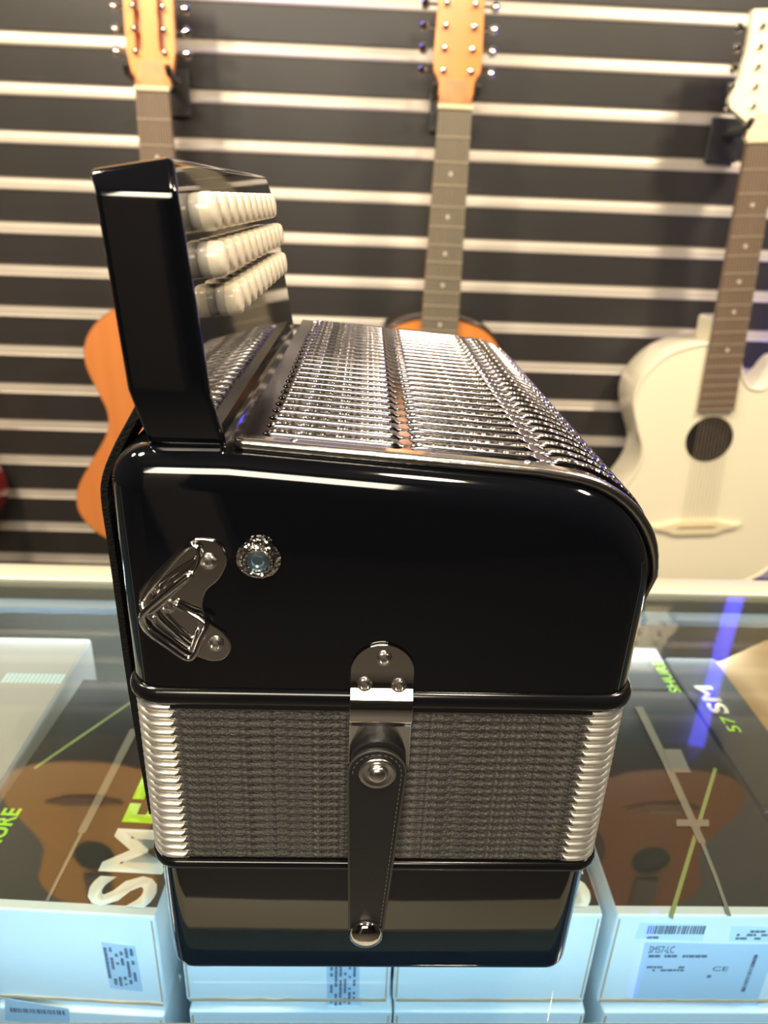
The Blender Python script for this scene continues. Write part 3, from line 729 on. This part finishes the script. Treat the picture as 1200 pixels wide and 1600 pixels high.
    MB().box(-.040, .040, -.012, -.007, br + .002, br + .006).build('saddle', 'bridge', g, off=(0, 0, 0))
    for k in range(nstr):
        u = (k / (nstr - 1) - .5) * 2
        mb = MB(); r_ = .00045
        hxp = u * w0 * .55; 
        mb.tube([(u * .034, -.0125, br + .003), (u * w0 * .86, -.015, nz + .003), (hxp, -.002, nz + .045)], r_, 4); mb.build('string', 'string', g, off=(0, 0, 0))
    # headstock
    hl = headlen; zh = nz + .006; wh = .039
    sh_ = [(-w0, zh), (-w0 - .002, zh + .035), (-wh, zh + .050), (-wh - .001, zh + .075), (-wh + .003, zh + hl - .012), (-wh + .010, zh + hl), (0, zh + hl - .008), (wh - .010, zh + hl), (wh - .003, zh + hl - .012), (wh + .001, zh + .075), (wh, zh + .050), (w0 + .002, zh + .035), (w0, zh)]
    tl = math.radians(6)
    if cut: sh_ = [(-w0, zh), (-w0 - .001, zh + .025), (-.060, zh + .048), (-.062, zh + .062), (-.050, zh + .090), (-.041, zh + .140), (-.040, zh + hl), (.040, zh + hl), (.041, zh + .140), (.050, zh + .090), (.062, zh + .062), (.060, zh + .048), (w0 + .001, zh + .025), (w0, zh)]
    def hy(z): return (z - zh) * math.tan(tl)
    if slot:
        def seg(x0, x1, z0, z1, mb): mb.loft([[(x0(z), hy(z) - .004, z), (x1(z), hy(z) - .004, z), (x1(z), hy(z) + .012, z), (x0(z), hy(z) + .012, z)] for z in (z0, z1)])
        mb = MB(); wz = lambda z: w0 + (wh - w0) * min(1, (z - zh) / .05)
        for z0, z1 in ((zh, zh + .03), (zh + .03, zh + .052), (zh + hl - .03, zh + hl)): seg(lambda z: -wz(z), lambda z: wz(z), z0, z1, mb)
        za, zb_ = zh + .052, zh + hl - .03
        for a_, b_ in ((-1, -.62), (-.34, .34), (.62, 1)): seg(lambda z, a_=a_: a_ * wh, lambda z, b_=b_: b_ * wh, za, zb_, mb)
        seg(lambda z: -.9 * wh, lambda z: .9 * wh, za, zb_, mb2 := MB()); mb2.bm.verts.ensure_lookup_table()
        for v in mb2.bm.verts: v.co.y += .013
        mb2.build('headstock_back', 'neck_wood', g, off=(0, 0, 0))
        mb.build('headstock', headm, g, smooth=False, off=(0, 0, 0))
    else:
        mb = MB(); mb.loft([[(x, hy(z) - .004, z) for x, z in sh_], [(x, hy(z) + .012, z) for x, z in sh_]]); mb.build('headstock', headm, g, smooth=False, bevel=.002, off=(0, 0, 0))
    for sgn in (-1, 1):
        for k in range(tun):
            z = zh + .050 + (hl - .075) * (k / max(1, tun - 1)) if tun > 1 else zh + .09
            yy = hy(z)
            tk = MB().lathe((sgn * .023, yy - .004, z), (0, -1, 0), [(.0045, 0), (.0045, .004), (.0025, .005), (.0025, .010), (0, .0105)], 12).build('tuning_peg', 'chrome', g, smooth=True, off=(0, 0, 0))
            tk2 = MB().tube([(sgn * (wh - .003), yy + .006, z), (sgn * (wh + .012), yy + .006, z)], .0022, 8)
            tk2.lathe((sgn * (wh + .011), yy + .006, z), (sgn, 0, 0), [(.003, 0), (.0075, .003), (.008, .009), (.005, .013), (0, .0135)], 12)
            tk2.build('tuner_key', 'chrome', tk, smooth=True, off=(0, 0, 0))
    return g
def hanger(x, z, w_, label, arm=0, tiltx=0):
    h = thing('guitar_hanger', label, 'hanger', (x, YW, z))
    MB().box(x - .03, x + .03, YW - .008, YW - .001, z - .045, z + .03).build('wall_plate', 'hanger', h, bevel=.002)
    MB().tube([(x, YW - .006, z), (x, 1.405, z)], .006, 8).build('arm', 'hanger', h, smooth=True)
    a = w_ / 2 + .006
    MB().tube([(x - a, 1.33, z + .012), (x - a, 1.338, z + .002), (x - a, 1.36, z - .002), (x - a, 1.40, z), (x, 1.407, z), (x + a, 1.40, z), (x + a, 1.36, z - .002), (x + a, 1.338, z + .002), (x + a, 1.33, z + .012)], .0055, 8).build('yoke', 'hanger', h, smooth=True)
    return h
GRP = None
ZN = .335
gl_ = guitar('acoustic_guitar', 'orange acoustic guitar hanging behind the accordion keyboard, slotted headstock at top left', GRP, (-.356, 1.36, ZC - .190), 0, 'orange', 'orange', 'neck_wood', 'orange_pale', 'board_brown', 'orange_pale', 12, slot=True, nut_w=.054, neck_len=ZN, sw=1.10, tun=5, edge=None, headlen=.2)
gm_ = guitar('acoustic_guitar', 'amber guitar with olive-brown neck hanging behind the middle of the accordion', GRP, (.139, 1.36, ZC - .197), math.radians(.3), 'sunburst', 'sunburst', 'dark_edge', 'orange_pale', 'board_olive', 'sunburst', 12, nut_w=.056, neck_len=ZN, tun=5, edge='dark_edge', headlen=.2, sw=.88)
gw_ = guitar('acoustic_guitar', 'cream white cutaway acoustic guitar hanging at the right edge of the photo', GRP, (.6860, 1.36, ZC - .226), math.radians(-3.2), 'white', 'white', 'white_side', 'white_side', 'board_brown', 'white', 10, cut=True, nut_w=.054, neck_len=ZN, tun=5, edge='white_side', sw=1.05)
gr_ = guitar('acoustic_guitar', 'dark red guitar body just showing at the left edge of the photo', GRP, (-.965, 1.36, ZC - .19), 0, 'red', 'red', 'red', 'neck_wood', 'board_brown', 'red', 6, nut_w=.048, neck_len=ZN, tun=3, edge='dark_edge', sw=1.0)
gu1 = guitar('acoustic_guitar', 'orange guitar of the upper row, seen mirrored in the counter glass at left', GRP, (-.67, 1.36, ZC + 1.10), 0, 'orange', 'bright_orange', 'orange', 'neck_wood', 'board_brown', 'orange', 6, nut_w=.048, neck_len=ZN, tun=3)
gu2 = guitar('acoustic_guitar', 'brown guitar of the upper row, seen mirrored in the counter glass at right', GRP, (.80, 1.36, ZC + 1.10), 0, 'neck_wood', 'amber_brown', 'neck_wood', 'neck_wood', 'board_brown', 'neck_wood', 6, nut_w=.048, neck_len=ZN, tun=3)
hanger(-.67, ZC + 1.10 + ZN + .022, .048, 'dark steel guitar hanger holding the orange guitar of the upper row')
hanger(.80, ZC + 1.10 + ZN + .022, .048, 'dark steel guitar hanger holding the brown guitar of the upper row')
hanger(-.356, ZC - .190 + ZN + .022, .054, 'dark steel guitar hanger holding the orange guitar with the slotted headstock')
hanger(.139, ZC - .197 + ZN + .022, .056, 'dark steel guitar hanger holding the amber guitar in the middle')
hanger(.664, ZC - .226 + ZN + .020, .054, 'dark steel guitar hanger holding the cream white guitar')
hanger(-.965, ZC - .19 + ZN + .022, .048, 'dark steel guitar hanger holding the dark red guitar')

# blue light tube on the wall, seen beside the white guitar and in the glass
p = px(1150, 960, 1.46)
o = MB().tube([(p.x, 1.478, .30), (p.x, 1.478, 2.95)], .019, 12).build('led_tube', 'blue_led', smooth=True)
tag(o, 'vertical blue light tube on the slat wall beside the cream white guitar', 'light')

o = MB().tube([(-.34, 1.46, ZC + .46), (.06, 1.46, ZC + .46)], .02, 12).build('led_tube', 'blue_led', smooth=True)
tag(o, 'horizontal blue light tube high on the slat wall, mirrored in the accordion grille', 'light')
